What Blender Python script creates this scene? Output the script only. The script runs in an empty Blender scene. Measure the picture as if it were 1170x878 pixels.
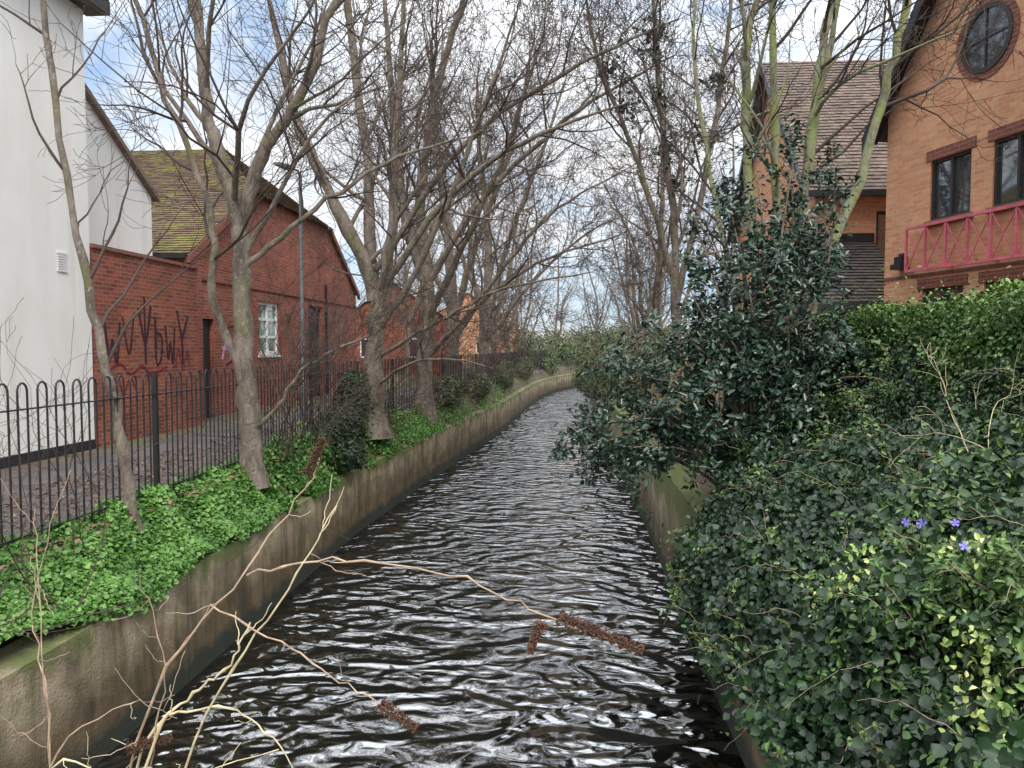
import bpy, math, random
import numpy as np
from mathutils import Vector
random.seed(7); R=np.random.default_rng(7)
H=3.56            # eye height above the water
G=1.81            # bank level
scn=bpy.context.scene
scn.view_settings.view_transform='Standard'; scn.view_settings.look='None'; scn.view_settings.exposure=0

# ---------------------------------------------------------------- materials
def newmat(name):
    m=bpy.data.materials.new(name); m.use_nodes=True
    nt=m.node_tree; b=nt.nodes['Principled BSDF']; return m,nt,b
def N(nt,t,**k):
    n=nt.nodes.new(t)
    for a,v in k.items():
        if a in n.inputs: n.inputs[a].default_value=v
        else: setattr(n,a,v)
    return n
def ramp(nt,fac,stops):
    r=nt.nodes.new('ShaderNodeValToRGB'); e=r.color_ramp.elements
    while len(e)<len(stops): e.new(0.5)
    for i,(p,c) in enumerate(stops):
        e[i].position=p; e[i].color=(c[0],c[1],c[2],1) if hasattr(c,'__len__') else (c,c,c,1)
    nt.links.new(fac,r.inputs['Fac']); return r.outputs['Color']
def mix(nt,f,a,b,mode='MIX'):
    m=nt.nodes.new('ShaderNodeMix'); m.data_type='RGBA'; m.blend_type=mode
    for s,v in ((0,f),(6,a),(7,b)):
        if hasattr(v,'is_linked'): nt.links.new(v,m.inputs[s])
        elif s==0: m.inputs[0].default_value=v
        else: m.inputs[s].default_value=(v[0],v[1],v[2],1)
    return m.outputs[2]
def noise(nt,scale,detail=4,vec=None,rough=0.6,dist=0):
    n=N(nt,'ShaderNodeTexNoise'); n.inputs['Scale'].default_value=scale; n.inputs['Detail'].default_value=detail
    n.inputs['Roughness'].default_value=rough; n.inputs['Distortion'].default_value=dist
    if vec is None:
        vec=nt.nodes.new('ShaderNodeNewGeometry').outputs['Position']
    nt.links.new(vec,n.inputs['Vector']); return n.outputs['Fac']
def mapping(nt,scale,src=None,rot=0):
    mp=nt.nodes.new('ShaderNodeMapping'); mp.inputs['Scale'].default_value=scale; mp.inputs['Rotation'].default_value=(0,0,rot)
    if src is None: src=nt.nodes.new('ShaderNodeNewGeometry').outputs['Position']
    nt.links.new(src,mp.inputs['Vector']); return mp.outputs['Vector']
def bump(nt,b,h,dist,strength=1):
    n=N(nt,'ShaderNodeBump'); n.inputs['Distance'].default_value=dist; n.inputs['Strength'].default_value=strength
    nt.links.new(h,n.inputs['Height']); nt.links.new(n.outputs['Normal'],b.inputs['Normal'])

def brick_mat(name,c1,c2,mortar,dirt):
    m,nt,b=newmat(name)
    uv=nt.nodes.new('ShaderNodeUVMap').outputs['UV']
    br=N(nt,'ShaderNodeTexBrick'); br.offset=0.5
    nt.links.new(uv,br.inputs['Vector'])
    for k,v in (('Scale',1),('Mortar Size',.008),('Mortar Smooth',.2),('Bias',0),('Brick Width',.225),('Row Height',.075)): br.inputs[k].default_value=v
    br.inputs['Color1'].default_value=(*c1,1); br.inputs['Color2'].default_value=(*c2,1); br.inputs['Mortar'].default_value=(*mortar,1)
    n1=noise(nt,1.1,5); f=ramp(nt,n1,[(.35,0),(.7,.75)])
    col=mix(nt,f,br.outputs['Color'],dirt,'MULTIPLY')
    n2=noise(nt,14,3); col=mix(nt,ramp(nt,n2,[(.35,.0),(.8,.4)]),col,(.45,.4,.4),'MULTIPLY')
    nt.links.new(col,b.inputs['Base Color']); b.inputs['Roughness'].default_value=.9
    inv=nt.nodes.new('ShaderNodeMath'); inv.operation='SUBTRACT'; inv.inputs[0].default_value=1; nt.links.new(br.outputs['Fac'],inv.inputs[1])
    bump(nt,b,inv.outputs[0],.006)
    return m
M_redbrick=brick_mat('red_brick',(.44,.105,.05),(.21,.05,.03),(.30,.23,.18),(.55,.5,.5))
M_orangebrick=brick_mat('orange_brick',(.76,.38,.20),(.62,.26,.13),(.60,.44,.31),(.88,.82,.78))
M_soldier=brick_mat('soldier_brick',(.28,.08,.05),(.2,.06,.04),(.3,.2,.15),(.8,.8,.8))

def simple(name,col,rough=.7,var=.25,scale=6,metal=0,bd=0,bs=20,spec=.5,det=4):
    m,nt,b=newmat(name)
    n=noise(nt,scale,det)
    c2=tuple(x*(1-var) for x in col); c1=tuple(min(1,x*(1+var)) for x in col)
    nt.links.new(ramp(nt,n,[(.3,c2),(.7,c1)]),b.inputs['Base Color'])
    b.inputs['Roughness'].default_value=rough; b.inputs['Metallic'].default_value=metal
    b.inputs['Specular IOR Level'].default_value=spec
    if bd: bump(nt,b,noise(nt,bs,4),bd)
    return m
def render_mat():
    m,nt,b=newmat('white_render')
    v=mapping(nt,(1.6,1.6,.3)); n=noise(nt,1.1,5,v)
    c=ramp(nt,n,[(.3,(.78,.75,.69)),(.6,(.85,.83,.79))])
    n2=noise(nt,.7,4); c=mix(nt,ramp(nt,n2,[(.5,0),(.75,.25)]),c,(.76,.72,.64),'MULTIPLY')
    s=noise(nt,1.0,5,mapping(nt,(3.0,3.0,.14))); c=mix(nt,ramp(nt,s,[(.56,0),(.78,.4)]),c,(.62,.60,.54),'MULTIPLY')
    nt.links.new(c,b.inputs['Base Color']); b.inputs['Roughness'].default_value=.85; bump(nt,b,noise(nt,40,3),.004); return m
M_white=render_mat()
M_black=simple('black_paint',(.015,.015,.017),.45)
M_frame_dark=simple('dark_window_frame',(.035,.025,.022),.5)
M_frame_white=simple('white_window_frame',(.75,.75,.73),.5,.06)
M_pink=simple('red_pink_paint',(.60,.14,.18),.5,.25,5)
M_grey=simple('galvanised_steel',(.13,.14,.15),.5,.15,8,.3)
M_asphalt=simple('asphalt',(.085,.07,.066),.85,.35,2.5,bd=.006,bs=80)
M_door=simple('dark_door',(.02,.02,.022),.6)
M_graf_k=simple('maroon_spray_paint',(.035,.008,.014),.6)
M_graf_r=simple('red_spray_paint',(.16,.012,.02),.6)
M_graf_p=simple('pink_spray_paint',(.50,.26,.40),.6)
M_wood=simple('fence_timber',(.34,.27,.14),.85,.4,3,bd=.006,bs=25)
def glass_mat(name,c):
    m,nt,b=newmat(name)
    nt.links.new(ramp(nt,noise(nt,1.6,3),[(.35,tuple(x*.4 for x in c)),(.65,c)]),b.inputs['Base Color'])
    b.inputs['Roughness'].default_value=.04; b.inputs['Specular IOR Level'].default_value=.8; b.inputs['IOR'].default_value=2.3; return m
M_glass=glass_mat('window_glass',(.05,.055,.06)); M_glassg=glass_mat('green_glass',(.16,.28,.22))
def ground_mat():
    m,nt,b=newmat('soil_and_grass')
    c=ramp(nt,noise(nt,.9,6),[(.35,(.07,.05,.035)),(.5,(.12,.09,.055)),(.62,(.08,.12,.03))])
    nt.links.new(c,b.inputs['Base Color']); b.inputs['Roughness'].default_value=.95; bump(nt,b,noise(nt,18,5),.03); return m
M_ground=ground_mat()
def concrete_mat():
    m,nt,b=newmat('river_wall_concrete')
    geo=nt.nodes.new('ShaderNodeNewGeometry').outputs['Position']
    n=noise(nt,2.2,6); c=ramp(nt,n,[(.28,(.17,.13,.085)),(.5,(.34,.27,.18)),(.72,(.46,.38,.265))])
    sp=nt.nodes.new('ShaderNodeSeparateXYZ'); nt.links.new(geo,sp.inputs[0])
    st=noise(nt,1.5,5,mapping(nt,(2.2,2.2,.35)),.65,.8); c=mix(nt,ramp(nt,st,[(.44,0),(.66,.85)]),c,(.30,.33,.18),'MULTIPLY')
    rs=noise(nt,1.0,4,mapping(nt,(1.2,1.2,2.0)),.6,1.5); c=mix(nt,ramp(nt,rs,[(.54,0),(.7,.55)]),c,(.55,.36,.20),'MULTIPLY')
    ad=nt.nodes.new('ShaderNodeMath'); ad.operation='MULTIPLY_ADD'; nt.links.new(noise(nt,1.6,5),ad.inputs[0]); ad.inputs[1].default_value=-.9; nt.links.new(sp.outputs['Z'],ad.inputs[2])
    c=mix(nt,ramp(nt,ad.outputs[0],[(0,1),(.55,0)]),c,(.38,.34,.26),'MULTIPLY')
    ad2=nt.nodes.new('ShaderNodeMath'); ad2.operation='MULTIPLY_ADD'; nt.links.new(noise(nt,3,4),ad2.inputs[0]); ad2.inputs[1].default_value=-.35; nt.links.new(sp.outputs['Z'],ad2.inputs[2])
    c=mix(nt,ramp(nt,ad2.outputs[0],[(0,1),(.14,0)]),c,(.02,.024,.014))
    top=nt.nodes.new('ShaderNodeMath'); top.operation='MULTIPLY_ADD'; nt.links.new(noise(nt,2.4,6),top.inputs[0]); top.inputs[1].default_value=1.4; nt.links.new(sp.outputs['Z'],top.inputs[2])
    mm=nt.nodes.new('ShaderNodeMath'); mm.operation='MULTIPLY'; mm.inputs[1].default_value=.5; nt.links.new(top.outputs[0],mm.inputs[0])
    c=mix(nt,ramp(nt,mm.outputs[0],[(.86,0),(.96,.85)]),c,(.10,.13,.03))
    sx=nt.nodes.new('ShaderNodeMath'); sx.operation='PINGPONG'; sx.inputs[1].default_value=1.9; nt.links.new(sp.outputs['Y'],sx.inputs[0])
    c=mix(nt,ramp(nt,sx.outputs[0],[(.0,.8),(.018,0)]),c,(.3,.28,.2),'MULTIPLY')
    nt.links.new(c,b.inputs['Base Color']); b.inputs['Roughness'].default_value=.9
    ms=nt.nodes.new('ShaderNodeMath'); ms.operation='ADD'; nt.links.new(noise(nt,5,6),ms.inputs[0]); nt.links.new(noise(nt,40,4),ms.inputs[1])
    bump(nt,b,ms.outputs[0],.022); return m
M_conc=concrete_mat()
def tile_mat(name,c1,c2,moss,mth):
    m,nt,b=newmat(name)
    at=N(nt,'ShaderNodeAttribute'); at.attribute_name='tint'
    c=mix(nt,at.outputs['Fac'],c1,c2)
    f=ramp(nt,noise(nt,1.6,8,rough=.75),[(mth,0),(mth+.12,1)])
    mc=ramp(nt,noise(nt,9,4),[(.3,tuple(x*.45 for x in moss)),(.7,moss)])
    c=mix(nt,f,c,mc); nt.links.new(c,b.inputs['Base Color']); b.inputs['Roughness'].default_value=.95
    bump(nt,b,noise(nt,35,4),.012); return m
M_tile_moss=tile_mat('mossy_roof_tiles',(.15,.085,.055),(.08,.055,.042),(.22,.205,.035),.48)
M_tile_dark=tile_mat('dark_canopy_tiles',(.085,.065,.055),(.055,.045,.04),(.13,.12,.03),.52)
M_tile_grey=tile_mat('weathered_roof_tiles',(.19,.135,.105),(.11,.085,.072),(.15,.14,.05),.57)
def bark_mat(name,c1,c2,moss,mth):
    m,nt,b=newmat(name)
    c=ramp(nt,noise(nt,6,6,mapping(nt,(1,1,.35)),.7),[(.32,c1),(.66,c2)])
    c=mix(nt,ramp(nt,noise(nt,2.0,5),[(mth,0),(mth+.12,.85)]),c,moss)
    c=mix(nt,ramp(nt,noise(nt,14,4),[(.58,0),(.68,.5)]),c,(.36,.35,.29))
    nt.links.new(c,b.inputs['Base Color']); b.inputs['Roughness'].default_value=.9
    bump(nt,b,noise(nt,22,5,mapping(nt,(1,1,.4))),.04); return m
M_bark=bark_mat('grey_brown_bark',(.065,.05,.039),(.26,.21,.165),(.125,.13,.05),.55)
M_barkm=bark_mat('mossy_bark',(.11,.10,.06),(.32,.31,.20),(.24,.27,.085),.46)
M_twig=simple('twig_bark',(.07,.05,.041),.85,.4,1.5,det=2,spec=.3)
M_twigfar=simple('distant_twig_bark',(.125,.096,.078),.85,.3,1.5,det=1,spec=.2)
M_drystem=simple('dry_stem',(.34,.24,.16),.7,.45,30)
M_palestem=simple('pale_stem',(.50,.42,.25),.7,.35,30)
M_seed=simple('seed_head',(.10,.048,.028),.95,.6,90)
def leaf_mat(name,c1,c2,c3,rough=.4,trans=0,spec=.5):
    m,nt,b=newmat(name)
    at=N(nt,'ShaderNodeAttribute'); at.attribute_name='tint'
    c=ramp(nt,at.outputs['Fac'],[(0,c1),(.55,c2),(1,c3)])
    nt.links.new(c,b.inputs['Base Color']); b.inputs['Roughness'].default_value=rough; b.inputs['Specular IOR Level'].default_value=spec
    if trans:
        tr=nt.nodes.new('ShaderNodeBsdfTranslucent'); nt.links.new(c,tr.inputs['Color'])
        mx=nt.nodes.new('ShaderNodeMixShader'); mx.inputs[0].default_value=trans
        nt.links.new(b.outputs[0],mx.inputs[1]); nt.links.new(tr.outputs[0],mx.inputs[2])
        nt.links.new(mx.outputs[0],nt.nodes['Material Output'].inputs['Surface'])
    return m
L_bright=leaf_mat('bright_green_leaves',(.035,.10,.015),(.10,.235,.04),(.21,.38,.09),.5,.2)
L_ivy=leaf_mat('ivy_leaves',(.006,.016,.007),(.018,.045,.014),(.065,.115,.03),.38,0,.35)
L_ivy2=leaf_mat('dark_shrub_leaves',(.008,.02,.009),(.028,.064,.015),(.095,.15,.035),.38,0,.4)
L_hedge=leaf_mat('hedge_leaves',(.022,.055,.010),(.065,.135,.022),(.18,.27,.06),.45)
L_holly=leaf_mat('laurel_leaves',(.010,.024,.015),(.024,.055,.03),(.065,.11,.055),.3,0,.55)
L_far=leaf_mat('evergreen_leaves',(.022,.04,.012),(.06,.09,.025),(.13,.16,.05),.6)
L_dist=leaf_mat('distant_leaves',(.10,.11,.06),(.16,.17,.09),(.24,.23,.14),.8)
L_varieg=leaf_mat('variegated_leaves',(.12,.22,.05),(.38,.44,.12),(.66,.66,.30),.45)
L_dead=leaf_mat('brown_leaf_litter',(.07,.04,.025),(.17,.10,.055),(.28,.19,.11),.8)
L_flower=simple('violet_petals',(.20,.15,.60),.6,.1)
M_core=simple('foliage_shade_core',(.010,.014,.007),1,.5,6,spec=0)  # near-black filler behind leaves; inner shade is put into its colour

# ---------------------------------------------------------------- builders
def link(o,parent=None):
    scn.collection.objects.link(o)
    if parent: o.parent=parent
    return o
def empty(name):
    e=bpy.data.objects.new(name,None); e.empty_display_size=.3; return link(e)
class B:
    def __init__(s): s.v=[];s.f=[];s.m=[];s.uv=[];s.mats=[]
    def mi(s,m):
        if m not in s.mats: s.mats.append(m)
        return s.mats.index(m)
    def poly(s,pts,mat,uv=None):
        i=len(s.v); s.v+= [tuple(p) for p in pts]; s.f.append(tuple(range(i,i+len(pts)))); s.m.append(s.mi(mat))
        if uv is None:
            p0=Vector(pts[0]); n=(Vector(pts[1])-p0).cross(Vector(pts[2])-p0)
            if n.length<1e-12: n=Vector((0,0,1))
            n.normalize()
            if abs(n.z)>.8: uv=[(p[0],p[1]) for p in pts]
            else:
                u=Vector((-n.y,n.x,0)).normalized(); uv=[(Vector(p).dot(u),p[2]) for p in pts]
        s.uv+=list(uv)
    def hexa(s,c,mat):
        for q in ((0,3,2,1),(4,5,6,7),(0,1,5,4),(1,2,6,5),(2,3,7,6),(3,0,4,7)): s.poly([c[k] for k in q],mat)
    def box(s,x0,x1,y0,y1,z0,z1,mat):
        s.hexa([(x0,y0,z0),(x1,y0,z0),(x1,y1,z0),(x0,y1,z0),(x0,y0,z1),(x1,y0,z1),(x1,y1,z1),(x0,y1,z1)],mat)
    def obj(s,name,parent=None,smooth=False):
        me=bpy.data.meshes.new(name); me.from_pydata(s.v,[],s.f)
        for m in s.mats: me.materials.append(m)
        me.polygons.foreach_set('material_index',s.m)
        l=me.uv_layers.new(name='UVMap'); l.data.foreach_set('uv',np.array(s.uv,dtype=np.float32).ravel())
        if smooth: me.polygons.foreach_set('use_smooth',[True]*len(s.f))
        me.update(); return link(bpy.data.objects.new(name,me),parent)
class Fr:
    def __init__(s,O,U,W): s.O=Vector(O); s.U=Vector(U).normalized(); s.W=Vector(W).normalized(); s.V=Vector((0,0,1))
    def p(s,u,v,w=0): return s.O+s.U*u+s.V*v+s.W*w
    def box(s,b,u0,u1,v0,v1,w0,w1,mat):
        c=[s.p(u0,v0,w0),s.p(u1,v0,w0),s.p(u1,v0,w1),s.p(u0,v0,w1),s.p(u0,v1,w0),s.p(u1,v1,w0),s.p(u1,v1,w1),s.p(u0,v1,w1)]
        b.hexa(c,mat)
    def bar(s,b,a,c,th,w0,w1,mat):
        a=Vector(a);c=Vector(c);d=(c-a).normalized();n=Vector((-d.y,d.x))*th/2
        q=[a-n,c-n,c+n,a+n]
        b.hexa([s.p(k.x,k.y,w0) for k in q]+[s.p(k.x,k.y,w1) for k in q],mat)
    def wall(s,b,u0,u1,v0,v1,ops,mat,rev=.1):
        us=sorted({u0,u1,*[o[0] for o in ops],*[o[1] for o in ops]}); vs=sorted({v0,v1,*[o[2] for o in ops],*[o[3] for o in ops]})
        for i in range(len(us)-1):
            for j in range(len(vs)-1):
                a,c,d,e=us[i],us[i+1],vs[j],vs[j+1]; mu,mv=(a+c)/2,(d+e)/2
                if any(o[0]<mu<o[1] and o[2]<mv<o[3] for o in ops): continue
                b.poly([s.p(a,d),s.p(c,d),s.p(c,e),s.p(a,e)],mat,[(a,d),(c,d),(c,e),(a,e)])
        for o in ops:
            a,c,d,e=o[:4]
            for (p,q) in (((a,d),(c,d)),((c,d),(c,e)),((c,e),(a,e)),((a,e),(a,d))):
                b.poly([s.p(*p),s.p(*q),s.p(*q,-rev),s.p(*p,-rev)],mat)
    def window(s,b,a,c,d,e,fm,gm,nu=2,nv=1,fw=.06,depth=.08):
        b.poly([s.p(a,d,-depth),s.p(c,d,-depth),s.p(c,e,-depth),s.p(a,e,-depth)],gm)
        w0,w1=-depth+.003,-depth+.05
        s.box(b,a,c,d,d+fw,w0,w1,fm); s.box(b,a,c,e-fw,e,w0,w1,fm)
        s.box(b,a,a+fw,d+fw,e-fw,w0,w1,fm); s.box(b,c-fw,c,d+fw,e-fw,w0,w1,fm)
        for i in range(1,nu):
            u=a+(c-a)*i/nu; s.box(b,u-fw*.5,u+fw*.5,d+fw,e-fw,w0,w1,fm)
        for j in range(1,nv):
            v=d+(e-d)*j/nv; s.box(b,a+fw,c-fw,v-fw*.4,v+fw*.4,w0,w1-.006,fm)

def tiles(name,A,Bp,C,D,mat,parent,tw=.18,th=.14):
    """individually laid tiles on the slope with eave A-B and top D-C"""
    A,Bp,C,D=map(Vector,(A,Bp,C,D)); n=(Bp-A).cross(D-A).normalized()
    if n.z<0:n=-n
    L=((D-A).length+(C-Bp).length)/2; rows=int(L/th)
    vs=[];fs=[];tn=[]
    for r in range(rows):
        t0=r/rows; t1=min(1,(r+1.25)/rows)
        a=A.lerp(D,t0); b=Bp.lerp(C,t0); a2=A.lerp(D,t1); b2=Bp.lerp(C,t1); cols=max(1,int((b-a).length/tw)); off=(r%2)*.5
        for c in range(-1,cols+1):
            s0=max(0,(c+off)/cols); s1=min(1,(c+off+.965)/cols)
            if s1<=s0: continue
            l=n*(.035+random.uniform(-.006,.01)); l2=n*.006; sk=(a2-a).normalized()*random.uniform(-.008,.008)
            p=[a.lerp(b,s0)+l+sk,a.lerp(b,s1)+l+sk,a2.lerp(b2,s1)+l2,a2.lerp(b2,s0)+l2]
            q=[a.lerp(b,s0)+l-n*.03+sk,a.lerp(b,s1)+l-n*.03+sk]
            i=len(vs); vs+=[tuple(x) for x in p+q]; fs+=[(i,i+1,i+2,i+3),(i+4,i+5,i+1,i)]; tn+=[random.random()]*6
    i=len(vs); vs+=[tuple(x) for x in (A,Bp,C,D)]; fs.append((i,i+1,i+2,i+3)); tn+=[1]*4
    me=bpy.data.meshes.new(name); me.from_pydata(vs,[],fs); me.materials.append(mat)
    at=me.attributes.new('tint','FLOAT','POINT'); at.data.foreach_set('value',tn); return link(bpy.data.objects.new(name,me),parent)

def leaves(name,P,Nn,size,mat,parent=None,width=.75,spread=.7,tint=None,hang=0.0):
    P=np.asarray(P,float); n=len(P); Nn=np.asarray(Nn,float)+R.normal(0,spread,(n,3)); Nn/=np.linalg.norm(Nn,axis=1)[:,None]+1e-9
    rv=R.normal(0,1,(n,3)); rv[:,2]-=hang
    d=rv-(rv*Nn).sum(1)[:,None]*Nn; d/=np.linalg.norm(d,axis=1)[:,None]+1e-9; s=np.cross(Nn,d)
    sz=size*R.uniform(.55,1.3,n)
    prof=[(0,0,0),(.5,.32,.12),(.36,.72,.10),(0,1,-.06),(-.36,.72,.10),(-.5,.32,.12)]
    V=np.empty((n,6,3))
    for k,(a,b,c) in enumerate(prof): V[:,k]=P+(s*(a*width)+d*b+Nn*c)*sz[:,None]
    idx=(np.arange(n)*6)[:,None]; F=np.concatenate([idx+np.array([0,1,2,3]),idx+np.array([0,3,4,5])],1).reshape(-1)
    me=bpy.data.meshes.new(name); me.vertices.add(n*6); me.vertices.foreach_set('co',V.ravel().astype(np.float32))
    me.loops.add(n*8); me.loops.foreach_set('vertex_index',F.astype(np.int32))
    me.polygons.add(n*2); me.polygons.foreach_set('loop_start',np.arange(0,n*8,4,dtype=np.int32))
    me.materials.append(mat); me.update(calc_edges=True)
    if tint is None: tint=R.beta(1.6,2.2,n)
    at=me.attributes.new('tint','FLOAT','POINT'); at.data.foreach_set('value',np.repeat(tint,6).astype(np.float32))
    return link(bpy.data.objects.new(name,me),parent)

class Tubes:
    def __init__(s): s.V=[];s.F=[];s.M=[];s.n=0
    def add(s,pts,rad,k=3,mi=0):
        pts=np.asarray(pts,float); rad=np.asarray(rad,float); n=len(pts)
        t=np.gradient(pts,axis=0); t/=np.linalg.norm(t,axis=1)[:,None]+1e-9
        ref=np.array([0,0,1.]) if abs(t[:,2]).mean()<.7 else np.array([1.,.2,0])
        a=np.cross(t,ref); a/=np.linalg.norm(a,axis=1)[:,None]+1e-9; b=np.cross(t,a)
        th=np.arange(k)*2*math.pi/k
        ring=pts[:,None,:]+rad[:,None,None]*(a[:,None,:]*np.cos(th)[None,:,None]+b[:,None,:]*np.sin(th)[None,:,None])
        s.V.append(ring.reshape(-1,3))
        i=np.arange(n-1)[:,None]*k; j=np.arange(k)[None,:]; j2=(j+1)%k
        f=np.stack([i+j,i+j2,i+k+j2,i+k+j],-1).reshape(-1,4)+s.n
        s.F.append(f); s.M.append(np.full(len(f),mi)); s.n+=n*k
    def mesh(s,name,mats):
        V=np.concatenate(s.V);F=np.concatenate(s.F);M=np.concatenate(s.M)
        me=bpy.data.meshes.new(name); me.vertices.add(len(V)); me.vertices.foreach_set('co',V.ravel().astype(np.float32))
        me.loops.add(len(F)*4); me.loops.foreach_set('vertex_index',F.ravel().astype(np.int32))
        me.polygons.add(len(F)); me.polygons.foreach_set('loop_start',np.arange(0,len(F)*4,4,dtype=np.int32))
        for m in mats: me.materials.append(m)
        me.polygons.foreach_set('material_index',M.astype(np.int32)); me.polygons.foreach_set('use_smooth',np.ones(len(F),bool))
        me.update(calc_edges=True); return me
def smoothpath(pts,sub=4,wob=0):
    P=np.array(pts,float); n=len(P); out=[]
    Q=np.vstack([2*P[0]-P[1],P,2*P[-1]-P[-2]])
    for i in range(1,n):
        for t in np.linspace(0,1,sub,endpoint=False):
            p0,p1,p2,p3=Q[i-1],Q[i],Q[i+1],Q[i+2]
            out.append(.5*((2*p1)+(-p0+p2)*t+(2*p0-5*p1+4*p2-p3)*t*t+(-p0+3*p1-3*p2+p3)*t**3))
    out.append(P[-1]); out=np.array(out)
    if wob: out[1:-1]+=R.normal(0,wob,(len(out)-2,3))
    return out
def perp(d):
    v=R.normal(0,1,3); v-=v.dot(d)*d; return v/np.linalg.norm(v)
def grow(T,p,d,L,r,lvl,maxl,kids,minr,up=.06,wig=.16,bias=None):
    n=8 if lvl<=1 else (6 if lvl==2 else 4); st=L/n; pts=[p.copy()]; ds=[d.copy()]
    curl=perp(d)*R.uniform(0,.12)
    for i in range(n):
        d=d+R.normal(0,wig,3)+np.array([0,0,up])+curl
        if bias is not None: d=d+bias
        d/=np.linalg.norm(d); p=p+d*st
        if p[2]<.5: d[2]=abs(d[2])
        pts.append(p.copy()); ds.append(d.copy())
    rr=np.maximum(r*(1-.78*np.linspace(0,1,n+1)),minr*.8)
    T.add(pts,rr,6 if r>.04 else (4 if r>.015 else 3),0 if r>.03 else 1)
    if lvl>=maxl: return
    k=kids[min(lvl-1,len(kids)-1)]
    for c in range(k):
        t=R.uniform(.15,1) if c else 1.0
        i=min(n,int(t*n)); q=pts[i]; dd=ds[i]
        ang=R.uniform(.35,1.05) if c else .25
        nd=dd*math.cos(ang)+perp(dd)*math.sin(ang); nd/=np.linalg.norm(nd)
        grow(T,q,nd,L*R.uniform(.42,.74)*(1.1-.4*t),max(rr[i]*R.uniform(.42,.66),minr),lvl+1,maxl,kids,minr,up,wig*1.08,bias)
def tree(name,stems,kids=(5,5,4,4),maxl=4,minr=.004,nb=9,mats=None,blen=.34,up=.05,bias=None,low=.3):
    """stems: list of (points, r0, r1)"""
    T=Tubes()
    for pts,r0,r1 in stems:
        P=smoothpath(pts,6,.016); n=len(P); rr=np.linspace(0,1,n); rad=r0*(1-rr)**.8+r1*(1-(1-rr)**.8)
        if pts[0][2]<2.2: rad[0]*=1.6; rad[1]*=1.3; rad[2]*=1.12
        rad=rad*(1+R.normal(0,.07,n)); T.add(P,rad,12,0)
        Ls=max(2.2,np.linalg.norm(P[-1]-P[0]))
        for b in range(nb+1):
            t=low+(1-low)*(b/nb) if b else 1
            i=min(n-1,int(t*(n-1))); dd=P[min(i+1,n-1)]-P[max(i-1,0)]; dd/=np.linalg.norm(dd)
            ang=R.uniform(.5,1.15) if b else .2
            nd=dd*math.cos(ang)+perp(dd)*math.sin(ang); nd[2]+=.1; nd/=np.linalg.norm(nd)
            grow(T,P[i],nd,Ls*blen*R.uniform(.7,1.3)*(1.15-.45*t),min(rad[i]*.5,.05),1,maxl,kids,minr,up,.14,bias)
    me=T.mesh(name,mats or [M_bark,M_twig]); return link(bpy.data.objects.new(name,me))

# ---------------------------------------------------------------- river, banks
LW=[(-4.0,-12),(-4.0,14),(-3.6,20.5),(-2.75,31),(-2.35,42),(-2.0,50),(-1.0,58),(1.0,67),(5,78),(14,95),(30,120),(60,150),(200,400)]
RW=[(1.5,-12),(1.5,16),(1.4,30),(1.3,42),(1.7,50),(3.0,58),(5.6,67),(10.5,78),(20,95),(37,120),(67,150),(210,400)]
def interp(W,y): return float(np.interp(y,[p[1] for p in W],[p[0] for p in W]))
ys=sorted(set([-12,-6]+list(np.arange(0,60,2.0))+list(range(60,153,3))+[200,400]))
b=B()
for a,c in zip(ys[:-1],ys[1:]):
    for W,zt,sg in ((LW,1.2,-1),(RW,1.6,1)):
        xa,xc=interp(W,a),interp(W,c)
        if sg<0: b.poly([(xa,a,-.6),(xc,c,-.6),(xc,c,zt),(xa,a,zt)],M_conc)
        else: b.poly([(xa,a,-.6),(xa,a,zt),(xc,c,zt),(xc,c,-.6)],M_conc)
        b.poly([(xa,a,zt),(xa+sg*.28,a,zt+.004),(xc+sg*.28,c,zt+.004),(xc,c,zt)],M_conc)
b.obj('river_wall')
b=B()
for a,c in zip(ys[:-1],ys[1:]):
    la,lc,ra,rc=interp(LW,a),interp(LW,c),interp(RW,a),interp(RW,c)
    Lp=[(-.28,1.19),(-.45,1.55),(-.62,G-.02),(-.8,G),(-4,G),(-500,G)]
    Rp=[(.28,1.6),(.6,1.72),(1.1,G),(6,G),(500,G)]
    for (o1,z1),(o2,z2) in zip(Lp[:-1],Lp[1:]): b.poly([(la+o1,a,z1),(lc+o1,c,z1),(lc+o2,c,z2),(la+o2,a,z2)],M_ground)
    for (o1,z1),(o2,z2) in zip(Rp[:-1],Rp[1:]): b.poly([(ra+o1,a,z1),(ra+o2,a,z2),(rc+o2,c,z2),(rc+o1,c,z1)],M_ground)
b.obj('ground')
b=B()
for a,c in zip(ys[:-1],ys[1:]):
    if c>140: break
    la,lc=interp(LW,a),interp(LW,c)
    b.poly([(la-.72,a,G+.006),(lc-.72,c,G+.006),(lc-3.5,c,G+.006),(la-3.5,a,G+.006)],M_asphalt)
b.obj('footpath')
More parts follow.
